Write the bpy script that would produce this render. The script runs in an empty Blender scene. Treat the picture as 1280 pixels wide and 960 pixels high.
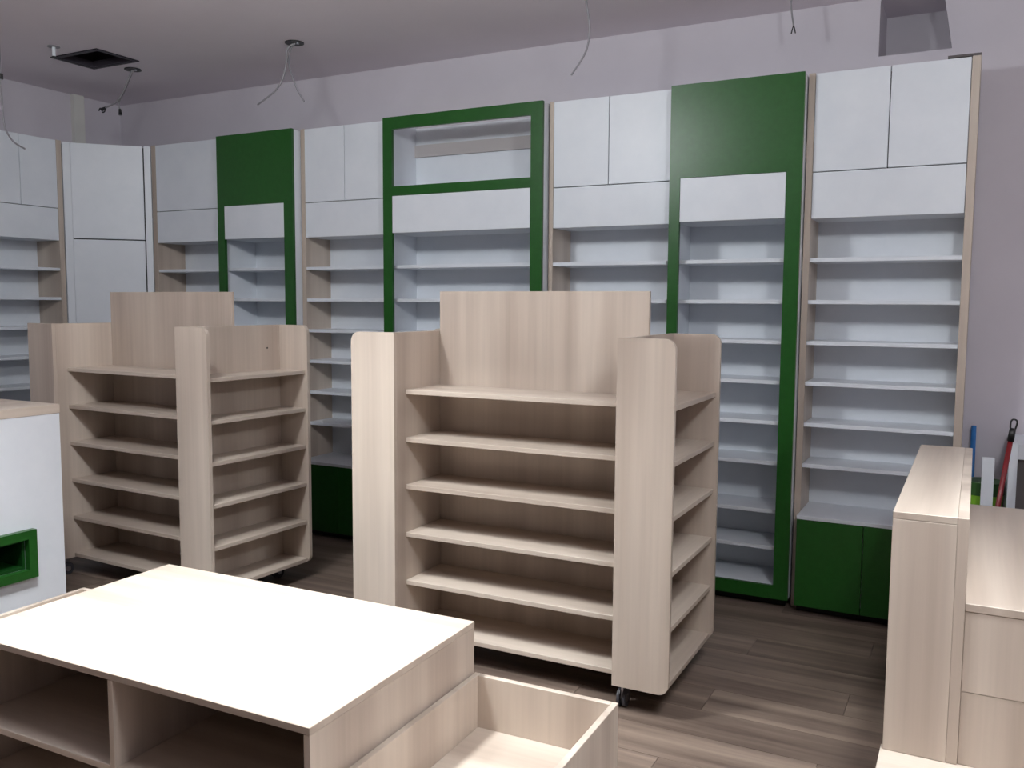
import bpy, bmesh, math, random
from mathutils import Matrix, Vector
random.seed(7)
SC = bpy.context.scene
COL = SC.collection

# ------------------------------------------------------------------ camera
F_PX, PITCH, ROLL, YAW, EYE = 1112.33, 0.0893552, 0.0062041, 0.4808745, 1.38
fwd = Vector((-math.sin(YAW) * math.cos(PITCH), math.cos(YAW) * math.cos(PITCH), -math.sin(PITCH)))
rgt = Vector((math.cos(YAW), math.sin(YAW), 0))
dwn = fwd.cross(rgt)
r2 = rgt * math.cos(ROLL) - dwn * math.sin(ROLL)
d2 = rgt * math.sin(ROLL) + dwn * math.cos(ROLL)
cam = bpy.data.cameras.new('camera')
cam.sensor_fit = 'HORIZONTAL'; cam.sensor_width = 36.0; cam.lens = F_PX / 1280 * 36
cam.clip_start = 0.05
cam_ob = bpy.data.objects.new('camera', cam); COL.objects.link(cam_ob)
m = Matrix((r2, -d2, -fwd)).transposed().to_4x4(); m.translation = (0, 0, EYE)
cam_ob.matrix_world = m
SC.camera = cam_ob


def at(u, v, x=None, y=None, z=None):
    """photo pixel -> point on a known plane"""
    d = fwd + r2 * ((u - 640) / F_PX) + d2 * ((v - 480) / F_PX)
    t = x / d.x if x is not None else (y / d.y if y is not None else (z - EYE) / d.z)
    return Vector((0, 0, EYE)) + d * t


# ------------------------------------------------------------------ world, exposure
w = bpy.data.worlds.new('world'); SC.world = w; w.use_nodes = True
w.node_tree.nodes['Background'].inputs[0].default_value = (0.6, 0.62, 0.7, 1)
w.node_tree.nodes['Background'].inputs[1].default_value = 0.02
SC.view_settings.view_transform = 'Standard'; SC.view_settings.look = 'None'
SC.view_settings.gamma = 1.0; SC.view_settings.use_curve_mapping = False
SC.view_settings.exposure = -0.12
# ceiling lamps: (x, y, watts); the lamps themselves are built further down
LAMPS = [(0.5, 1.2, 98), (-2.3, 1.45, 108)]     # x, y, radiance of the globe
LAMP_COL = (0.94, 0.985, 1.0)
LAMP_Z, LAMP_R = 2.56, 0.15
FILL_LAMPS = [(-1.9, 1.6, 35), (0.12, 2.1, 13)]      # fill lamps added to brighten table and counter tops: x, y, watts

# ------------------------------------------------------------------ materials
def mat(name, col, rough=0.5, spec=0.5, metal=0.0):
    mt = bpy.data.materials.new(name); mt.use_nodes = True
    b = mt.node_tree.nodes['Principled BSDF']
    b.inputs['Base Color'].default_value = (*col, 1)
    b.inputs['Roughness'].default_value = rough
    b.inputs['Specular IOR Level'].default_value = spec
    b.inputs['Metallic'].default_value = metal
    return mt


def noise_tint(mt, a, b, scale, lo=0.3, hi=0.7, bump=0.0, detail=4):
    nt = mt.node_tree; N = nt.nodes; L = nt.links
    tc = N.new('ShaderNodeTexCoord')
    mp = N.new('ShaderNodeMapping'); mp.inputs['Scale'].default_value = scale
    oi = N.new('ShaderNodeObjectInfo')
    mul = N.new('ShaderNodeVectorMath'); mul.operation = 'SCALE'
    mul.inputs[0].default_value = (17.3, 11.1, 23.7)
    L.new(oi.outputs['Random'], mul.inputs['Scale'])
    add = N.new('ShaderNodeVectorMath'); add.operation = 'ADD'
    L.new(tc.outputs['Object'], mp.inputs['Vector'])
    L.new(mp.outputs['Vector'], add.inputs[0]); L.new(mul.outputs['Vector'], add.inputs[1])
    nz = N.new('ShaderNodeTexNoise'); nz.inputs['Scale'].default_value = 1.0
    nz.inputs['Detail'].default_value = detail; nz.inputs['Roughness'].default_value = 0.6
    L.new(add.outputs['Vector'], nz.inputs['Vector'])
    cr = N.new('ShaderNodeValToRGB')
    cr.color_ramp.elements[0].position = lo; cr.color_ramp.elements[0].color = (*a, 1)
    cr.color_ramp.elements[1].position = hi; cr.color_ramp.elements[1].color = (*b, 1)
    L.new(nz.outputs['Fac'], cr.inputs['Fac'])
    L.new(cr.outputs['Color'], N['Principled BSDF'].inputs['Base Color'])
    if bump:
        bp = N.new('ShaderNodeBump'); bp.inputs['Strength'].default_value = bump; bp.inputs['Distance'].default_value = 0.002
        L.new(nz.outputs['Fac'], bp.inputs['Height']); L.new(bp.outputs['Normal'], N['Principled BSDF'].inputs['Normal'])
    return nz, add, cr


def wood(name, axis, light=(0.605, 0.518, 0.44), dark=(0.45, 0.37, 0.308)):
    """pale birch-like laminate; grain runs along the given axis"""
    mt = mat(name, light, 0.42, 0.4)
    s = [8.0, 8.0, 8.0]; s[axis] = 0.5
    nz, add, cr = noise_tint(mt, dark, light, s, 0.34, 0.64, 0.0, 1.5)
    nt = mt.node_tree; N = nt.nodes; L = nt.links
    # fine fibres on top of the broad bands
    sc = N.new('ShaderNodeVectorMath'); sc.operation = 'MULTIPLY'
    f = [9.0, 9.0, 9.0]; f[axis] = 4.0
    sc.inputs[1].default_value = f
    L.new(add.outputs['Vector'], sc.inputs[0])
    n2 = N.new('ShaderNodeTexNoise'); n2.inputs['Scale'].default_value = 1.0; n2.inputs['Detail'].default_value = 3
    L.new(sc.outputs['Vector'], n2.inputs['Vector'])
    mr = N.new('ShaderNodeMapRange'); mr.inputs['From Min'].default_value = 0.3; mr.inputs['From Max'].default_value = 0.7
    mr.inputs['To Min'].default_value = 0.95; mr.inputs['To Max'].default_value = 1.035
    L.new(n2.outputs['Fac'], mr.inputs['Value'])
    mx = N.new('ShaderNodeVectorMath'); mx.operation = 'SCALE'
    L.new(cr.outputs['Color'], mx.inputs[0]); L.new(mr.outputs['Result'], mx.inputs['Scale'])
    L.new(mx.outputs['Vector'], N['Principled BSDF'].inputs['Base Color'])
    return mt


W_X = wood('wood_grain_x', 0); W_Y = wood('wood_grain_y', 1); W_Z = wood('wood_grain_z', 2)
WHITE = mat('white_laminate', (0.77, 0.785, 0.82), 0.38, 0.45)
noise_tint(WHITE, (0.735, 0.77, 0.825), (0.785, 0.815, 0.865), (6, 6, 6), 0.3, 0.7)
GREEN = mat('green_laminate', (0.013, 0.088, 0.012), 0.33, 0.4)
noise_tint(GREEN, (0.011, 0.082, 0.010), (0.015, 0.097, 0.014), (40, 40, 40), 0.3, 0.7, 0.12)
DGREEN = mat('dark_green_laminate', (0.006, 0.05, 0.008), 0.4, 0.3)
PLASTER = mat('wall_paint', (0.64, 0.615, 0.67), 0.85, 0.2)
noise_tint(PLASTER, (0.585, 0.55, 0.60), (0.625, 0.59, 0.64), (2.5, 2.5, 2.5), 0.3, 0.7, 0.05)
CEIL = mat('ceiling_paint', (0.60, 0.57, 0.60), 0.9, 0.1)
noise_tint(CEIL, (0.76, 0.71, 0.76), (0.80, 0.75, 0.80), (1.5, 1.5, 1.5), 0.3, 0.7)
UNSEEN_DARK = mat('dark_shop_front_glass', (0.06, 0.06, 0.07), 0.15, 0.5)  # dark glossy surface made up for the unseen wall, lowers the fill light
PILAST = mat('pilaster_paint', (0.66, 0.65, 0.62), 0.85, 0.2)
BAND = mat('mounting_rail_paint', (0.46, 0.43, 0.43), 0.7, 0.2)
PLINTH = mat('black_plinth', (0.02, 0.019, 0.02), 0.6, 0.3)
BLACK = mat('black_plastic', (0.012, 0.012, 0.014), 0.4, 0.5)
RUBBER = mat('wheel_rubber', (0.05, 0.05, 0.06), 0.45, 0.5)
STEEL = mat('caster_steel', (0.5, 0.5, 0.55), 0.3, 0.5, 0.9)
CABLE = mat('grey_cable', (0.28, 0.27, 0.29), 0.5, 0.4)
DUCT = mat('dark_duct_metal', (0.035, 0.028, 0.04), 0.55, 0.4, 0.3)
DUCTF = mat('duct_frame_metal', (0.09, 0.08, 0.10), 0.4, 0.5, 0.5)
BLUE = mat('blue_plastic', (0.02, 0.15, 0.42), 0.4)
RED = mat('red_plastic', (0.20, 0.008, 0.012), 0.35)
LIME = mat('lime_plastic', (0.22, 0.48, 0.03), 0.45)
LIDG = mat('dark_green_plastic', (0.03, 0.10, 0.02), 0.45)
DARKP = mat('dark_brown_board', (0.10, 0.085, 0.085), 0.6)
SHADE = mat('lamp_housing', (0.7, 0.7, 0.7), 0.5)

FLOORM = mat('floor_vinyl_plank', (0.13, 0.10, 0.085), 0.42, 0.4)
nzf, addf, crf = noise_tint(FLOORM, (0.095, 0.066, 0.053), (0.265, 0.202, 0.16), (0.8, 15, 15), 0.30, 0.70, 0.1, 5)
_nt = FLOORM.node_tree
_oi = _nt.nodes.new('ShaderNodeObjectInfo'); _mr = _nt.nodes.new('ShaderNodeMapRange')
_mr.inputs['To Min'].default_value = 0.9; _mr.inputs['To Max'].default_value = 1.08
_nt.links.new(_oi.outputs['Random'], _mr.inputs['Value'])
_sc = _nt.nodes.new('ShaderNodeVectorMath'); _sc.operation = 'SCALE'
_nt.links.new(crf.outputs['Color'], _sc.inputs[0]); _nt.links.new(_mr.outputs['Result'], _sc.inputs['Scale'])
_nt.links.new(_sc.outputs['Vector'], _nt.nodes['Principled BSDF'].inputs['Base Color'])
GROUT = mat('floor_joint', (0.03, 0.022, 0.018), 0.7)


# ------------------------------------------------------------------ mesh helpers
def add_box(bm, x0, x1, y0, y1, z0, z1, bevel=0.0):
    v = [bm.verts.new((x, y, z)) for x in (x0, x1) for y in (y0, y1) for z in (z0, z1)]
    fs = [bm.faces.new([v[i] for i in q]) for q in ((0, 1, 3, 2), (4, 6, 7, 5), (0, 4, 5, 1), (2, 3, 7, 6), (0, 2, 6, 4), (1, 5, 7, 3))]
    if bevel:
        es = list({e for f in fs for e in f.edges})
        bmesh.ops.bevel(bm, geom=es, offset=bevel, segments=1, affect='EDGES', profile=0.5)


def add_prism(bm, pts, axis, a, b):
    """extrude a 2-D outline along axis (0,1,2) from a to b"""
    def P(p, t):
        if axis == 1: return (p[0], t, p[1])
        if axis == 2: return (p[0], p[1], t)
        return (t, p[0], p[1])
    A = [bm.verts.new(P(p, a)) for p in pts]; B = [bm.verts.new(P(p, b)) for p in pts]
    bm.faces.new(A); bm.faces.new(B[::-1])
    n = len(pts)
    for i in range(n):
        bm.faces.new((A[i], B[i], B[(i + 1) % n], A[(i + 1) % n]))
    bmesh.ops.recalc_face_normals(bm, faces=bm.faces[:])


def add_cyl(bm, p0, p1, r0, r1=None, n=20):
    r1 = r0 if r1 is None else r1
    p0 = Vector(p0); p1 = Vector(p1); d = (p1 - p0).normalized()
    u = d.orthogonal().normalized(); v = d.cross(u)
    A, B = [], []
    for i in range(n):
        a = 2 * math.pi * i / n; o = u * math.cos(a) + v * math.sin(a)
        A.append(bm.verts.new(p0 + o * r0)); B.append(bm.verts.new(p1 + o * r1))
    bm.faces.new(A[::-1]); bm.faces.new(B)
    for i in range(n):
        bm.faces.new((A[i], A[(i + 1) % n], B[(i + 1) % n], B[i]))


def add_tube(bm, pts, r, n=8, sub=6):
    pts = [Vector(p) for p in pts]
    P = []
    for i in range(len(pts) - 1):
        a = pts[max(i - 1, 0)]; b = pts[i]; c = pts[i + 1]; d = pts[min(i + 2, len(pts) - 1)]
        for k in range(sub):
            t = k / sub
            P.append(0.5 * ((2 * b) + (c - a) * t + (2 * a - 5 * b + 4 * c - d) * t * t + (3 * b - a - 3 * c + d) * t ** 3))
    P.append(pts[-1])
    rings = []
    for i, p in enumerate(P):
        d = (P[min(i + 1, len(P) - 1)] - P[max(i - 1, 0)]).normalized()
        u = d.cross(Vector((0.31, 0.9, 0.2))).normalized(); v = d.cross(u)
        rings.append([bm.verts.new(p + (u * math.cos(2 * math.pi * k / n) + v * math.sin(2 * math.pi * k / n)) * r) for k in range(n)])
    for A, B in zip(rings, rings[1:]):
        for k in range(n):
            bm.faces.new((A[k], A[(k + 1) % n], B[(k + 1) % n], B[k]))
    bm.faces.new(rings[0][::-1]); bm.faces.new(rings[-1])
    bmesh.ops.recalc_face_normals(bm, faces=bm.faces[:])


def obj(name, bm, material, parent=None, smooth=False):
    me = bpy.data.meshes.new(name); bm.normal_update(); bm.to_mesh(me); bm.free()
    me.materials.append(material)
    if smooth:
        for p in me.polygons: p.use_smooth = True
    o = bpy.data.objects.new(name, me); COL.objects.link(o)
    if parent: o.parent = parent
    return o


def box(name, x0, x1, y0, y1, z0, z1, material, parent=None, bevel=0.0012):
    bm = bmesh.new(); add_box(bm, x0, x1, y0, y1, z0, z1, bevel)
    return obj(name, bm, material, parent)


def boxes(name, lst, material, parent=None, bevel=0.0):
    bm = bmesh.new()
    for b in lst: add_box(bm, *b, bevel)
    return obj(name, bm, material, parent)


def tag(o, label, cat, group=None):
    o['label'] = label; o['category'] = cat
    if group: o['group'] = group
    return o


def thing(name, label, cat, loc=(0, 0, 0), rz=0.0, group=None):
    o = bpy.data.objects.new(name, None); COL.objects.link(o)
    o.location = loc; o.rotation_euler = (0, 0, rz); o.empty_display_size = 0.1
    return tag(o, label, cat, group)


def struct(o):
    o['kind'] = 'structure'; return o


# ------------------------------------------------------------------ room
XL, XR, YB, YF, ZC = -5.43, 2.3, 4.41, -2.6, 2.755
RX0, RX1, RZ = -0.452, -0.160, 2.50          # recess high in the back wall
fl = struct(box('floor', XL, XR, YF, YB, -0.12, -0.006, GROUT, None, 0))
fl['label'] = 'dark grey brown wood plank floor'
pw, pl = 0.188, 1.285
row = 0
pm = None
y = YB
while y > 0.35:
    off = (row * 0.437) % pl
    x = XL - off
    while x < XR:
        a, b = max(x, XL), min(x + pl, XR)
        if b - a > 0.05:
            full = (b - a) > pl - 1e-4
            if full and pm is not None:
                o = bpy.data.objects.new('plank', pm); COL.objects.link(o); o.parent = fl
                o.location = (a, y - pw, 0)
            else:
                o = box('plank', 0.0008, b - a - 0.0008, 0.0008, pw - 0.0008, -0.006, 0, FLOORM, fl, 0.0)
                o.location = (a, y - pw, 0)
                if full: pm = o.data
        x += pl
    y -= pw; row += 1
boxes_rest = box('underfloor_sheet', XL, XR, YF, y + pw, -0.006, 0, FLOORM, fl, 0)

bm = bmesh.new()
T = 0.32
add_box(bm, XL - 0.12, RX0, YB, YB + T, -0.12, ZC)
add_box(bm, RX0, -0.155, YB, YB + T, -0.12, RZ)
add_prism(bm, [(-0.155, -0.12), (XR, -0.12), (XR, ZC), (-0.198, ZC), (-0.155, RZ)], 1, YB, YB + T)
add_box(bm, RX0 - 0.1, 0.0, YB + T, YB + T + 0.05, RZ - 0.1, ZC)
struct(obj('wall_back', bm, PLASTER))
struct(box('wall_left', XL - 0.12, XL, YF, YB, -0.12, ZC, PLASTER, None, 0))
struct(box('wall_right', XR, XR + 0.12, YF, YB + T, -0.12, ZC, PLASTER, None, 0))
struct(box('wall_front', XL - 0.12, XR + 0.12, YF - 0.12, YF, -0.12, ZC, UNSEEN_DARK, None, 0))  # out of view behind the camera, darkened to deepen the shadows
struct(box('trim_1', XL, XL + 0.03, 4.02, 4.10, 0, ZC, PILAST, None, 0))
DX0, DX1, DY0, DY1 = -4.705, -4.325, 3.372, 3.645
struct(boxes('ceiling', [(XL - 0.12, DX0, YF - 0.12, YB + T + 0.05, ZC, ZC + 0.1), (DX1, XR + 0.12, YF - 0.12, YB + T + 0.05, ZC, ZC + 0.1),
                         (DX0, DX1, YF - 0.12, DY0, ZC, ZC + 0.1), (DX0, DX1, DY1, YB + T + 0.05, ZC, ZC + 0.1)], CEIL))

# ------------------------------------------------------------------ wall shelving
SHELF_Z = [1.593, 1.407, 1.224, 1.041, 0.855, 0.668]
Z_TOP, Z_DOOR, Z_FLAP, Z_BASE = 2.392, 1.968, 1.766, 0.449
Y_UNIT, Y_GREEN = 4.151, 4.079


def white_unit(label, loc, rz, wd, pl, pr, splits, flush_right=False, base_splits=(0.5,), gap_strip=False):
    """loc = front left corner between the posts; wd = clear width; pl/pr = post widths"""
    t = thing('wall_shelf_unit', label, 'shelf unit', loc, rz)
    D = 0.237
    box('post', -pl, 0, 0, D, 0, Z_TOP + 0.003, W_Z, t)
    if flush_right: box('post', wd, wd + pr, 0, D, 0, Z_TOP + 0.003, W_Z, t)
    else: box('post', wd - pr, wd, 0.021, D, 0, Z_TOP - 0.01, W_Z, t)
    iw = wd if flush_right else wd - pr
    box('back_panel', 0, iw, D - 0.01, D, 0.04, Z_TOP - 0.004, WHITE, t, 0)
    box('top_panel', 0.0005, iw - 0.0005, 0.021, D - 0.0105, Z_TOP - 0.02, Z_TOP - 0.002, WHITE, t)
    box('bottom_panel', 0.0005, iw - 0.0005, 0.021, D - 0.0105, Z_FLAP, Z_FLAP + 0.018, WHITE, t)
    box('flap_panel', 0.002, wd - 0.002, 0, 0.018, Z_FLAP, Z_DOOR - 0.002, WHITE, t)
    xs = [0.0] + [s for s in splits] + [wd]
    for a, b in zip(xs, xs[1:]):
        box('door', a + 0.002, b - 0.002, 0, 0.018, Z_DOOR + 0.002, Z_TOP, WHITE, t)
    box('door_backing', 0.003, iw - 0.003, 0.0195, 0.0205, Z_FLAP + 0.02, Z_TOP - 0.02, PLINTH, t, 0)  # black sheet that colours the gaps between doors as shade
    for z in SHELF_Z:
        box('shelf', 0.0005, iw - 0.0005, 0.004, D - 0.0105, z - 0.018, z, WHITE, t)
    box('base_top', 0.0005, iw - 0.0005, -0.094, D - 0.0105, Z_BASE - 0.017, Z_BASE, WHITE, t)
    bb = box('base_body', 0.0005, iw - 0.0005, -0.074, D - 0.0105, 0.06, Z_BASE - 0.018, WHITE, t)
    box('plinth', 0.004, iw - 0.004, -0.04, D - 0.02, 0, 0.0595, PLINTH, t, 0)
    bs = [0.0] + [s * iw for s in base_splits] + [iw]
    for a, b in zip(bs, bs[1:]):
        box('base_door', a + 0.0015, b - 0.0015, -0.094, -0.0745, 0.036, Z_BASE - 0.0185, GREEN, t)
    if gap_strip:
        box('cap_strip', wd - 0.09, wd + pr, 0.0, 0.06, Z_TOP + 0.0035, Z_TOP + 0.013, DARKP, t, 0)  # dark strip standing in for the shadow between unit top and wall
    return t


def green_unit(label, x0, x1, ox0, ox1, niche=False):
    """green face frame standing proud of a white carcass; world x of the outer edges and of the opening"""
    t = thing('framed_display_unit', label, 'display unit', (x0, Y_GREEN, 0))
    wd = x1 - x0; a = ox0 - x0; b = ox1 - x0
    zt = 2.390; zb = 0.043; zo = 0.103; FT = 0.02
    B = YB - 0.02 - Y_GREEN
    fr = [(0, a, 0, FT, zb, zt), (b, wd, 0, FT, zb, zt), (a, b, 0, FT, zb, zo)]
    if niche: fr += [(a, b, 0, FT, 2.325, zt), (a, b, 0, FT, Z_DOOR, 2.018)]
    else: fr += [(a, b, 0, FT, Z_DOOR, zt)]
    boxes('face_frame', fr, GREEN, t)
    s = 0.018
    box('side_panel', 0.001, s, FT + 0.0005, B, 0.043, zt - 0.003, WHITE, t)
    box('side_panel', wd - s, wd - 0.001, FT + 0.0005, B, 0.043, zt - 0.003, WHITE, t)
    if niche:
        box('back_panel', s + 0.0005, wd - s - 0.0005, B - 0.01, B, 0.04, 2.38, WHITE, t, 0)
        box('back_rail', s + 0.0005, wd - s - 0.0005, B - 0.024, B - 0.0105, 2.217, 2.285, BAND, t, 0)  # darker grey band across the niche back
        box('niche_floor', s + 0.0005, wd - s - 0.0005, FT + 0.001, B - 0.0105, 1.998, 2.016, WHITE, t)
    else:
        box('back_panel', s + 0.0005, wd - s - 0.0005, B - 0.01, B, 0.04, zt - 0.01, WHITE, t, 0)
        box('top_panel', s + 0.0005, wd - s - 0.0005, FT + 0.001, B - 0.0105, zt - 0.03, zt - 0.012, WHITE, t)
    box('flap_panel', a + 0.002, b - 0.002, 0.0, 0.018, Z_FLAP, Z_DOOR - 0.002, WHITE, t)
    box('bottom_panel', s + 0.0005, wd - s - 0.0005, FT + 0.001, B - 0.0105, Z_FLAP, Z_FLAP + 0.018, WHITE, t)
    for z in SHELF_Z + [Z_BASE - 0.006, 0.272]:
        box('shelf', s + 0.0005, wd - s - 0.0005, 0.058, B - 0.0105, z - 0.018, z, WHITE, t)
    box('base_board', s + 0.0005, wd - s - 0.0005, FT + 0.001, B - 0.0105, 0.085, zo, WHITE, t)
    box('plinth', s + 0.001, wd - s - 0.001, 0.06, 0.08, 0, 0.0845, PLINTH, t, 0)
    return t


white_unit('white wall unit with wood posts and single upper door, between corner cabinet and green frame',
           (-4.795, Y_UNIT, 0), 0, 0.611, 0.038, 0.026, [])
green_unit('leftmost green framed tall display unit with solid green head panel', -4.180, -3.583, -4.126, -3.650)
white_unit('white wall unit with two upper doors left of the green frame with open niche',
           (-3.550, Y_UNIT, 0), 0, 0.609, 0.029, 0.026, [0.292])
green_unit('wide green framed display unit with an open niche at the top', -2.937, -1.966, -2.878, -2.031, True)
white_unit('white wall unit with two upper doors between the wide and the rightmost green frames',
           (-1.938, Y_UNIT, 0), 0, 0.628, 0.024, 0.026, [0.298])
green_unit('rightmost green framed tall display unit with solid green head panel', -1.306, -0.710, -1.256, -0.775)
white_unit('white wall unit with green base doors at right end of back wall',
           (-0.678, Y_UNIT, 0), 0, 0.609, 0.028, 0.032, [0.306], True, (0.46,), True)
white_unit('white wall unit with wood posts standing against the left wall',
           (-5.2, 3.135, 0), math.pi / 2, 0.600, 0.035, 0.035, [0.352], True)

# diagonal corner cabinet
A0 = Vector((-5.2, 3.775)); A1 = Vector((-4.837, 4.151))
dv = (A1 - A0); CW = dv.length; ca = math.atan2(dv.y, dv.x)
t = thing('corner_cabinet', 'tall white diagonal corner cabinet with two stacked doors', 'cabinet', (A0.x, A0.y, 0), ca)
def loc2(px, py):
    dx, dy = px - A0.x, py - A0.y
    return (dx * math.cos(ca) + dy * math.sin(ca), -dx * math.sin(ca) + dy * math.cos(ca))
bm = bmesh.new()
add_prism(bm, [(0.002, 0.021), (CW - 0.002, 0.021), loc2(-4.840, 4.39), loc2(-5.405, 4.39), loc2(-5.405, 3.78)], 2, 0.04, 2.38)
obj('body', bm, WHITE, t)
box('filler_strip', 0.001, 0.046, 0, 0.020, 0.04, 2.39, WHITE, t)
box('filler_strip', CW - 0.042, CW - 0.001, 0, 0.020, 0.04, 2.39, WHITE, t)
box('door', 0.0475, CW - 0.049, -0.006, 0.0195, 1.786, 2.386, WHITE, t)
box('door', 0.0475, CW - 0.049, -0.006, 0.0195, 0.06, 1.779, WHITE, t)
box('door_shadow_gap', 0.0465, CW - 0.0425, 0.0196, 0.0205, 0.06, 2.38, PLINTH, t, 0)
bm = bmesh.new()
add_prism(bm, [(0.01, 0.05), (CW - 0.01, 0.05), loc2(-4.85, 4.38), loc2(-5.39, 4.38), loc2(-5.39, 3.80)], 2, 0, 0.0395)
obj('plinth', bm, PLINTH, t)

# ------------------------------------------------------------------ island gondolas
def round_panel(bm, x0, x1, z0, z1, y0, y1, side, r=0.036, tl=True):
    """upright board whose outer top and bottom corners are rounded; side = +1 outer edge at x1, -1 at x0"""
    pts = []
    def arc(cx, cz, a0, a1):
        for i in range(7):
            a = math.radians(a0 + (a1 - a0) * i / 6); pts.append((cx + r * math.cos(a), cz + r * math.sin(a)))
    if side > 0:
        pts += [(x0, z0)]; arc(x1 - r, z0 + r, -90, 0); arc(x1 - r, z1 - r, 0, 90); pts += [(x0, z1)]
    else:
        pts += [(x1, z0), (x1, z1)]
        if tl: arc(x0 + r, z1 - r, 90, 180)
        else: pts.append((x0, z1))
        arc(x0 + r, z0 + r, 180, 270)
    add_prism(bm, pts, 1, y0, y1)


ISL_Z = [1.052, 0.866, 0.682, 0.494, 0.304, 0.113]


def island(label, loc, rz, D, tl=True, holes=()):
    t = thing('island_shelf', label, 'shelf island', loc, rz)
    Wd, f, s, zb, zt, sp = 0.886, 0.198, 0.018, 0.090, 1.272, 0.326
    for x0, x1, side in ((-f, 0, -1), (Wd, Wd + f, 1)):
        for y0, frontfin in ((0, True), (D, False)):
            bm = bmesh.new(); round_panel(bm, x0, x1, zb, zt, y0, y0 + s, side, tl=tl or not frontfin)
            obj('fin_panel', bm, W_Z, t)
    box('side_panel', -s, 0, s + 0.0005, D - 0.0005, zb, zt, W_Z, t)
    box('side_panel', Wd, Wd + s, s + 0.0005, D - 0.0005, zb, zt, W_Z, t)
    box('spine_panel', 0.0005, Wd - 0.0005, sp, sp + s, zb + 0.005, 1.430, W_Z, t)
    for z in ISL_Z:
        box('shelf', 0.0005, Wd - 0.0005, 0.075, sp - 0.0005, z - s, z, W_X, t)
        box('shelf', 0.0005, Wd - 0.0005, sp + s + 0.0005, D - 0.055, z - s, z, W_X, t)
        box('shelf', Wd + s + 0.0005, Wd + f - 0.013, s + 0.0005, D - 0.0005, z - s, z, W_Y, t)
        box('shelf', -f + 0.013, -s - 0.0005, s + 0.0005, D - 0.0005, z - s, z, W_Y, t)
    for cx in (-0.045, Wd + 0.022):
        for cy in (0.058, D - 0.045):
            c = boxes('caster', [(cx - 0.022, cx + 0.022, cy - 0.02, cy + 0.02, zb + (ISL_Z[-1] - s - zb) - 0.004, ISL_Z[-1] - s - 0.0005),
                                 (cx - 0.004, cx + 0.004, cy - 0.012, cy + 0.012, 0.03, 0.092)], STEEL, t)
            for dx in (-0.015, 0.005):
                bm = bmesh.new(); add_cyl(bm, (cx + dx, cy, 0.031), (cx + dx + 0.010, cy, 0.031), 0.031, None, 24)
                obj('wheel', bm, RUBBER, c)
                bm = bmesh.new(); add_cyl(bm, (cx + dx - 0.001, cy, 0.031), (cx + dx + 0.011, cy, 0.031), 0.014, None, 16); obj('hub', bm, STEEL, c)
    for (a, b) in holes:
        bm = bmesh.new(); add_cyl(bm, a, b, 0.0045, None, 10); obj('screw_hole', bm, BLACK, t)
    return t


island('birch shelf island on casters in the middle, nearer of the two', (-1.934, 2.748, 0), 0.008, 0.575,
       True, [((0.914, 0.574, 1.17), (0.914, 0.5755, 1.17))])
island('birch shelf island on casters at the left, behind the white counter', (-4.004, 2.815, 0), -0.043, 0.615,
       False, [((0.904, 0.53, 1.16), (0.9055, 0.53, 1.16))])

# ------------------------------------------------------------------ low display table and its two bins
TR = 0.0175
TO = Vector((-1.259, 1.462, 0))
t = thing('display_table', 'low birch display table with open cubbies under a wide bright top', 'table', TO, TR)
TW, TD, TH, s = 1.245, 0.747, 0.450, 0.018
box('table_top', -TW, 0, 0, TD, TH - s, TH, W_X, t)
for x in (-TW, -0.0185):
    box('side_panel', x, x + s, 0.001, TD - 0.001, 0.02, TH - s - 0.0005, W_Z, t)
box('divider', -0.645, -0.627, 0.001, TD - 0.03, 0.038, TH - s - 0.0005, W_Z, t)
box('back_panel', -TW + s + 0.0005, -0.019, TD - 0.025, TD - 0.007, 0.038, TH - s - 0.0005, W_X, t)
for a, b in ((-TW + s + 0.0005, -0.6455), (-0.6265, -0.019)):
    box('shelf', a, b, 0.004, TD - 0.0255, 0.185, 0.203, W_X, t)
box('bottom_board', -TW + s + 0.0005, -0.019, 0.004, TD - 0.007, 0.02, 0.0375, W_X, t)
box('plinth', -TW + 0.05, -0.05, 0.05, TD - 0.05, 0, 0.0195, PLINTH, t, 0)


def bin_(label, x0, x1):
    b = thing('open_bin', label, 'bin', TO, TR)
    zt, zb = 0.296, 0.02
    box('side_panel', x0, x0 + s, 0, TD, zb, zt, W_Z, b)
    box('side_panel', x1 - s, x1, 0, TD, zb, zt, W_Z, b)
    box('end_panel', x0 + s + 0.0003, x1 - s - 0.0003, 0, s, zb, zt, W_Z, b)
    box('end_panel', x0 + s + 0.0003, x1 - s - 0.0003, TD - s, TD, zb, zt, W_Z, b)
    box('floor_board', x0 + s + 0.0003, x1 - s - 0.0003, s + 0.0003, TD - s - 0.0003, 0.122, 0.140, W_X, b)
    box('plinth', x0 + 0.03, x1 - 0.03, 0.03, TD - 0.03, 0, 0.0195, PLINTH, b, 0)


bin_('open birch bin attached right of the low display table', 0.003, 0.450)
bin_('open birch bin left of the low display table, only its rim showing', -TW - 0.455, -TW - 0.003)

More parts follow.
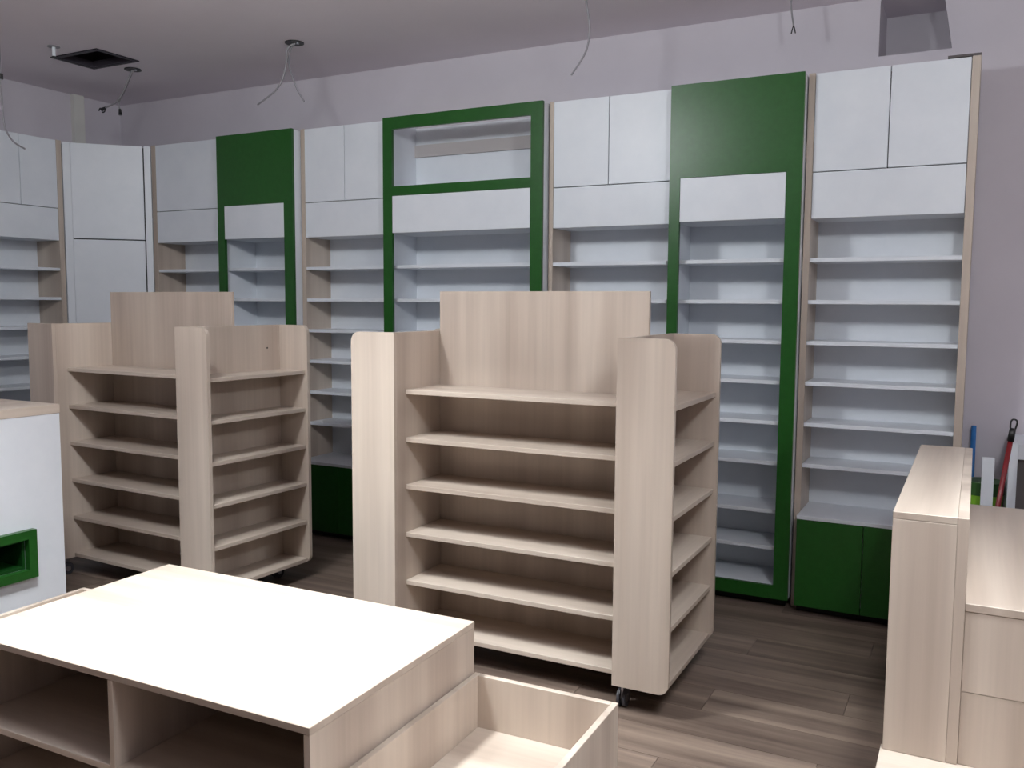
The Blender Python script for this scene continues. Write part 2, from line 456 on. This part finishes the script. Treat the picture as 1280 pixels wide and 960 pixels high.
# ------------------------------------------------------------------ white service counter at the left
LX = -3.415
t = thing('service_counter', 'white counter with birch top and a green framed niche', 'counter', (LX, 2.42, 0))
cd, cw = 0.62, 1.35
n0, n1, nz0, nz1 = -0.78, -0.142, 0.250, 0.449          # outer edge of the green frame (y, z)
th = 0.036
boxes('body', [(-0.018, 0, -cw, n0 + th, 0.03, 0.912), (-0.018, 0, n1 - th, 0, 0.03, 0.912),
               (-0.018, 0, n0 + th, n1 - th, 0.03, nz0 + th), (-0.018, 0, n0 + th, n1 - th, nz1 - th, 0.912),
               (-cd, -0.0185, -0.018, 0, 0.03, 0.912), (-cd, -0.0185, -cw, -cw + 0.018, 0.03, 0.912),
               (-cd, -cd + 0.018, -cw + 0.0185, -0.0185, 0.03, 0.912)], WHITE, t)
box('countertop', -cd - 0.01, 0.002, -cw - 0.002, 0.002, 0.9125, 0.950, W_Y, t)
fr = boxes('niche_frame', [(0.0003, 0.03, n0, n0 + th, nz0, nz1), (0.0003, 0.03, n1 - th, n1, nz0, nz1),
                           (0.0003, 0.03, n0 + th, n1 - th, nz0, nz0 + th), (0.0003, 0.03, n0 + th, n1 - th, nz1 - th, nz1)], GREEN, t)
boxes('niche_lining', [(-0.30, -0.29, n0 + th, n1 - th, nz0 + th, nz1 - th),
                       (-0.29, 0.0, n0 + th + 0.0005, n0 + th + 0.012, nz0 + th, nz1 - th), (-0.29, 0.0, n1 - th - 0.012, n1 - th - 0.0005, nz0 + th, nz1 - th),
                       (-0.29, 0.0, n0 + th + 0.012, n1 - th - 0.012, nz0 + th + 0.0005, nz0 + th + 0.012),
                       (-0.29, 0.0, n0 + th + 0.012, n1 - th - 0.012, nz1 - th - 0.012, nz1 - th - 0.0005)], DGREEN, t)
box('plinth', -cd + 0.03, -0.03, -cw + 0.03, -0.03, 0, 0.0295, PLINTH, t, 0)

# ------------------------------------------------------------------ stepped sales counter at the right
t = thing('sales_counter', 'stepped birch sales counter with a tall narrow block, at right', 'counter', (0, 2.385, 0))
KL = 1.225
box('tall_top', -0.166, -0.0205, 0, KL, 0.852, 0.870, W_Y, t)
box('tall_front_panel', -0.166, -0.0205, 0.0, 0.018, 0.2495, 0.8515, W_Z, t)
box('tall_left_panel', -0.166, -0.148, 0.0185, KL, 0.0, 0.8515, W_Z, t)
box('tall_back_panel', -0.1475, -0.0205, KL - 0.018, KL, 0.0, 0.8515, W_Z, t)
box('dividing_panel', -0.020, 0.005, 0.0, KL, 0.2495, 0.870, W_Z, t)
box('step_top', 0.0055, 0.95, 0.004, KL + 0.02, 0.640, 0.660, W_Y, t)
box('step_front_panel', 0.0055, 0.95, 0.006, 0.024, 0.4375, 0.6395, W_Z, t)
box('step_front_panel', 0.0055, 0.95, 0.007, 0.025, 0.2495, 0.4365, W_Z, t)
box('step_back_panel', 0.0055, 0.95, KL, KL + 0.018, 0.0, 0.6395, W_Z, t)
box('bench_top', -0.172, 0.95, -0.50, 0.03, 0.231, 0.249, W_X, t)
box('bench_side_panel', -0.170, -0.152, -0.495, 0.018, 0.0, 0.2305, W_Z, t)
box('bench_front_panel', -0.1515, 0.95, -0.495, -0.477, 0.0, 0.2305, W_Z, t)

# ------------------------------------------------------------------ cleaning things behind the counter
t = thing('broom', 'blue broom handle behind the stepped counter, beside the wood post', 'broom', (0.006, 4.375, 0))
bm = bmesh.new(); add_cyl(bm, (0.004, -0.02, 0.04), (0, 0, 0.862), 0.0105, None, 14); obj('handle', bm, BLUE, t, True)
bm = bmesh.new(); add_prism(bm, [(-0.04, 0.0), (0.04, 0.0), (0.025, 0.05), (-0.025, 0.05)], 1, -0.035, -0.005); obj('broom_head', bm, BLUE, t)

t = thing('waste_bin', 'lime green bin with dark green rim behind the red mop', 'bin', (0.055, 4.245, 0))
bm = bmesh.new(); add_cyl(bm, (0, 0, 0), (0, 0, 0.59), 0.062, 0.076, 32); obj('bin_body', bm, LIME, t, False)
bm = bmesh.new(); add_cyl(bm, (0, 0, 0.5905), (0, 0, 0.645), 0.079, 0.079, 32); obj('rim', bm, LIDG, t, False)

tag(box('laminate_offcut', 0.043, 0.088, 4.085, 4.128, 0, 0.764, WHITE), 'narrow white board standing upright beside the red mop', 'board')

t = thing('mop', 'red mop handle with black hanging loop leaning behind the counter', 'mop', (0.040, 4.0, 0))
p0 = Vector((0.0, 0, 0.03)); p1 = Vector((0.1, 0, 0.885))
dd = (p1 - p0).normalized()
bm = bmesh.new(); add_cyl(bm, p0, p1, 0.0095, None, 16); obj('handle', bm, RED, t, True)
bm = bmesh.new(); add_cyl(bm, p1 - dd * 0.032, p1 + dd * 0.02, 0.0125, 0.0115, 16); g = obj('grip_cap', bm, BLACK, t, True)
bm = bmesh.new()
q = p1 + dd * 0.02; sx = Vector((dd.z, 0, -dd.x))
add_tube(bm, [q - sx * 0.009, q - sx * 0.011 + dd * 0.023, q - sx * 0.006 + dd * 0.034, q + sx * 0.006 + dd * 0.034, q + sx * 0.011 + dd * 0.023, q + sx * 0.009], 0.0035)
obj('hanging_loop', bm, BLACK, t, True)
bm = bmesh.new(); add_cyl(bm, (0, 0, 0.0), (0, 0, 0.06), 0.05, 0.02, 16); obj('mop_head', bm, RED, t)

t = thing('white_cabinet', 'small white cabinet with dark open front, at the right edge', 'cabinet', (0.137, 4.05, 0))
cW, cD, cH = 0.55, 0.33, 0.835
box('side_panel', 0, 0.03, 0, cD, 0, cH, WHITE, t)
box('side_panel', cW - 0.03, cW, 0, cD, 0, cH, WHITE, t)
box('top_panel', 0.0305, cW - 0.0305, 0, cD, cH - 0.06, cH, WHITE, t)
box('bottom_panel', 0.0305, cW - 0.0305, 0, cD, 0, 0.06, WHITE, t)
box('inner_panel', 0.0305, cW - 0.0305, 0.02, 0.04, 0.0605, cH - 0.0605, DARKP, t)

# ------------------------------------------------------------------ ceiling: duct opening, outlets, cables
t = thing('ceiling_vent', 'dark square ventilation opening in the ceiling at left', 'vent', ((DX0 + DX1) / 2, (DY0 + DY1) / 2, ZC))
hx, hy = (DX1 - DX0) / 2, (DY1 - DY0) / 2
fw_, e = 0.022, 0.001
boxes('frame', [(-hx - 0.004, -hx + fw_, -hy - 0.004, hy + 0.004, -0.006, -e), (hx - fw_, hx + 0.004, -hy - 0.004, hy + 0.004, -0.006, -e),
                (-hx + fw_, hx - fw_, -hy - 0.004, -hy + fw_, -0.006, -e), (-hx + fw_, hx - fw_, hy - fw_, hy + 0.004, -0.006, -e)], DUCT, t)
boxes('inner_lip', [(-hx + 0.024, -hx + 0.029, -hy + 0.024, hy - 0.024, -0.004, 0.03), (hx - 0.029, hx - 0.024, -hy + 0.024, hy - 0.024, -0.004, 0.03),
                    (-hx + 0.029, hx - 0.029, -hy + 0.024, -hy + 0.029, -0.004, 0.03), (-hx + 0.029, hx - 0.029, hy - 0.029, hy - 0.024, -0.004, 0.03)], DUCTF, t)
boxes('shaft', [(-hx + 0.001, -hx + 0.008, -hy + 0.001, hy - 0.001, 0, 0.35), (hx - 0.008, hx - 0.001, -hy + 0.001, hy - 0.001, 0, 0.35),
                (-hx + 0.008, hx - 0.008, -hy + 0.001, -hy + 0.008, 0, 0.35), (-hx + 0.008, hx - 0.008, hy - 0.008, hy - 0.001, 0, 0.35),
                (-hx + 0.001, hx - 0.001, -hy + 0.001, hy - 0.001, 0.35, 0.36)], DUCT, t)

hp = at(67, 58, z=ZC)
t = thing('ceiling_hook', 'small white ceiling hanger beside the dark vent opening', 'hook', (hp.x, hp.y, ZC))
bm = bmesh.new(); add_cyl(bm, (0, 0, -0.004), (0, 0, -0.0005), 0.032, None, 24); obj('plate', bm, CABLE, t)
bm = bmesh.new(); add_cyl(bm, (0, 0, -0.052), (0, 0, -0.0041), 0.009, None, 14); obj('rod', bm, WHITE, t)
bm = bmesh.new(); add_cyl(bm, (0, 0, -0.060), (0, 0, -0.0521), 0.013, 0.010, 14); obj('rod_end', bm, BLACK, t)


def outlet(label, u, v, cables, r=0.05, ends='plain'):
    c = at(u, v, z=ZC)
    t = thing('cable_outlet', label, 'cable', (c.x, c.y, ZC))
    bm = bmesh.new(); add_cyl(bm, (0, 0, -0.006), (0, 0, -0.0006), r, None, 32); obj('outlet_disc', bm, BLACK, t)
    bm = bmesh.new(); add_cyl(bm, (r * 0.45, 0, -0.012), (r * 0.45, 0, -0.0061), 0.008, None, 12); obj('clip', bm, STEEL, t)
    for k, px in enumerate(cables):
        P = [Vector((0.004 * (2 * k - 1), 0, -0.0062))] + [at(a, b, y=c.y + 0.012 * (2 * k - 1)) - Vector((c.x, c.y, ZC)) for a, b in px]
        bm = bmesh.new(); add_tube(bm, P, 0.005); o = obj('cable', bm, CABLE, t, True)
        if ends == 'plug':
            d = (P[-1] - P[-2]).normalized()
            bm = bmesh.new(); add_cyl(bm, P[-1] - d * 0.008, P[-1] + d * 0.028, 0.007, 0.011, 12); obj('plug', bm, BLACK, o)
            if k == 0:
                bm = bmesh.new(); sd = Vector((d.z, 0, -d.x))
                add_tube(bm, [P[-1] + d * 0.02, P[-1] + d * 0.04 + sd * 0.012, P[-1] + d * 0.055 + sd * 0.002], 0.004)
                add_tube(bm, [P[-1] - d * 0.01, P[-1] + d * 0.01 - sd * 0.02, P[-1] + d * 0.03 - sd * 0.016], 0.004)
                obj('wire_end', bm, BLACK, o, True)
    return t


outlet('black ceiling outlet with two short cables hanging near the vent', 166, 86.4,
       [[(162, 95), (155, 112), (146, 127), (131, 135)], [(163, 96), (156, 113), (149, 127), (150, 138)]], 0.048, 'plug')
outlet('black ceiling outlet with two splayed grey cables over the left green frame', 368, 53,
       [[(359, 62), (357, 85), (347, 110), (322, 131)], [(363, 62), (361, 80), (370, 108), (380, 127)]], 0.05)


def hang(label, pts, y, r=0.0045):
    P = [at(a, b, y=y) for a, b in pts]
    top = Vector((P[0].x, y, ZC - 0.0005))
    t = thing('hanging_cable', label, 'cable', top)
    bm = bmesh.new(); add_tube(bm, [Vector((0, 0, 0))] + [p - top for p in P], r); obj('cable', bm, CABLE, t, True)
    return t, [p - top for p in P]


t, P = hang('grey cable with black connector hanging at the left edge of the picture', [(-1, 62), (1, 95), (3, 130), (6, 158), (16, 176), (31, 186)], 3.0)
bm = bmesh.new(); add_cyl(bm, P[1] + Vector((0, 0, 0.012)), P[1] - Vector((0, 0, 0.016)), 0.011, None, 14); obj('connector', bm, BLACK, t)
hang('single curved grey cable hanging from the ceiling above the middle island', [(733, 4), (737, 35), (732, 65), (714, 94)], 3.8)
t, P = hang('short grey cable with forked bare end above the rightmost green unit', [(989, 5), (990, 18), (992, 32)], 4.2, 0.004)
bm = bmesh.new()
for sgn in (-1, 1):
    add_tube(bm, [P[-1], P[-1] + Vector((0.004 * sgn, 0, -0.012)), P[-1] + Vector((0.009 * sgn, 0, -0.034))], 0.0028)
obj('wire_end', bm, BLACK, t, True)

# ------------------------------------------------------------------ ceiling lamps, then added fill lamps, all out of view
for i, (lx, ly, lw) in enumerate(LAMPS):
    t = thing('pendant_lamp', ['white globe lamp hanging right of the stepped sales counter', 'white globe lamp hanging above the low display table'][i], 'lamp', (lx, ly, ZC))
    dz = LAMP_Z - ZC
    bm = bmesh.new(); add_cyl(bm, (0, 0, -0.02), (0, 0, -0.0005), 0.045, 0.05, 28); obj('canopy', bm, SHADE, t)
    bm = bmesh.new(); add_cyl(bm, (0, 0, dz + LAMP_R + 0.03), (0, 0, -0.0205), 0.004, None, 8); obj('cord', bm, CABLE, t)
    bm = bmesh.new(); add_cyl(bm, (0, 0, dz + LAMP_R - 0.008), (0, 0, dz + LAMP_R + 0.0295), 0.025, 0.02, 20); obj('socket', bm, SHADE, t)
    gm = mat('lamp_globe', (0.9, 0.9, 0.9), 0.5)
    gb = gm.node_tree.nodes['Principled BSDF']
    gb.inputs['Emission Color'].default_value = (*LAMP_COL, 1); gb.inputs['Emission Strength'].default_value = lw
    bm = bmesh.new(); bmesh.ops.create_uvsphere(bm, u_segments=24, v_segments=14, radius=LAMP_R)
    bmesh.ops.translate(bm, vec=(0, 0, dz), verts=bm.verts[:])
    obj('globe', bm, gm, t, True)

for i, (lx, ly, lw) in enumerate(FILL_LAMPS):
    t = thing('downlight', ['round ceiling downlight shining onto the low display table', 'round ceiling downlight shining onto the stepped sales counter'][i], 'lamp', (lx, ly, ZC))
    bm = bmesh.new(); add_cyl(bm, (0, 0, -0.02), (0, 0, -0.0005), 0.125, 0.135, 40); obj('housing', bm, SHADE, t)
    ld = bpy.data.lights.new('downlight_lens', 'AREA'); ld.shape = 'DISK'; ld.size = 0.22; ld.energy = lw; ld.color = LAMP_COL
    ld.spread = math.radians(85)
    lo = bpy.data.objects.new('downlight_lens', ld); COL.objects.link(lo); lo.parent = t; lo.location = (0, 0, -0.024)
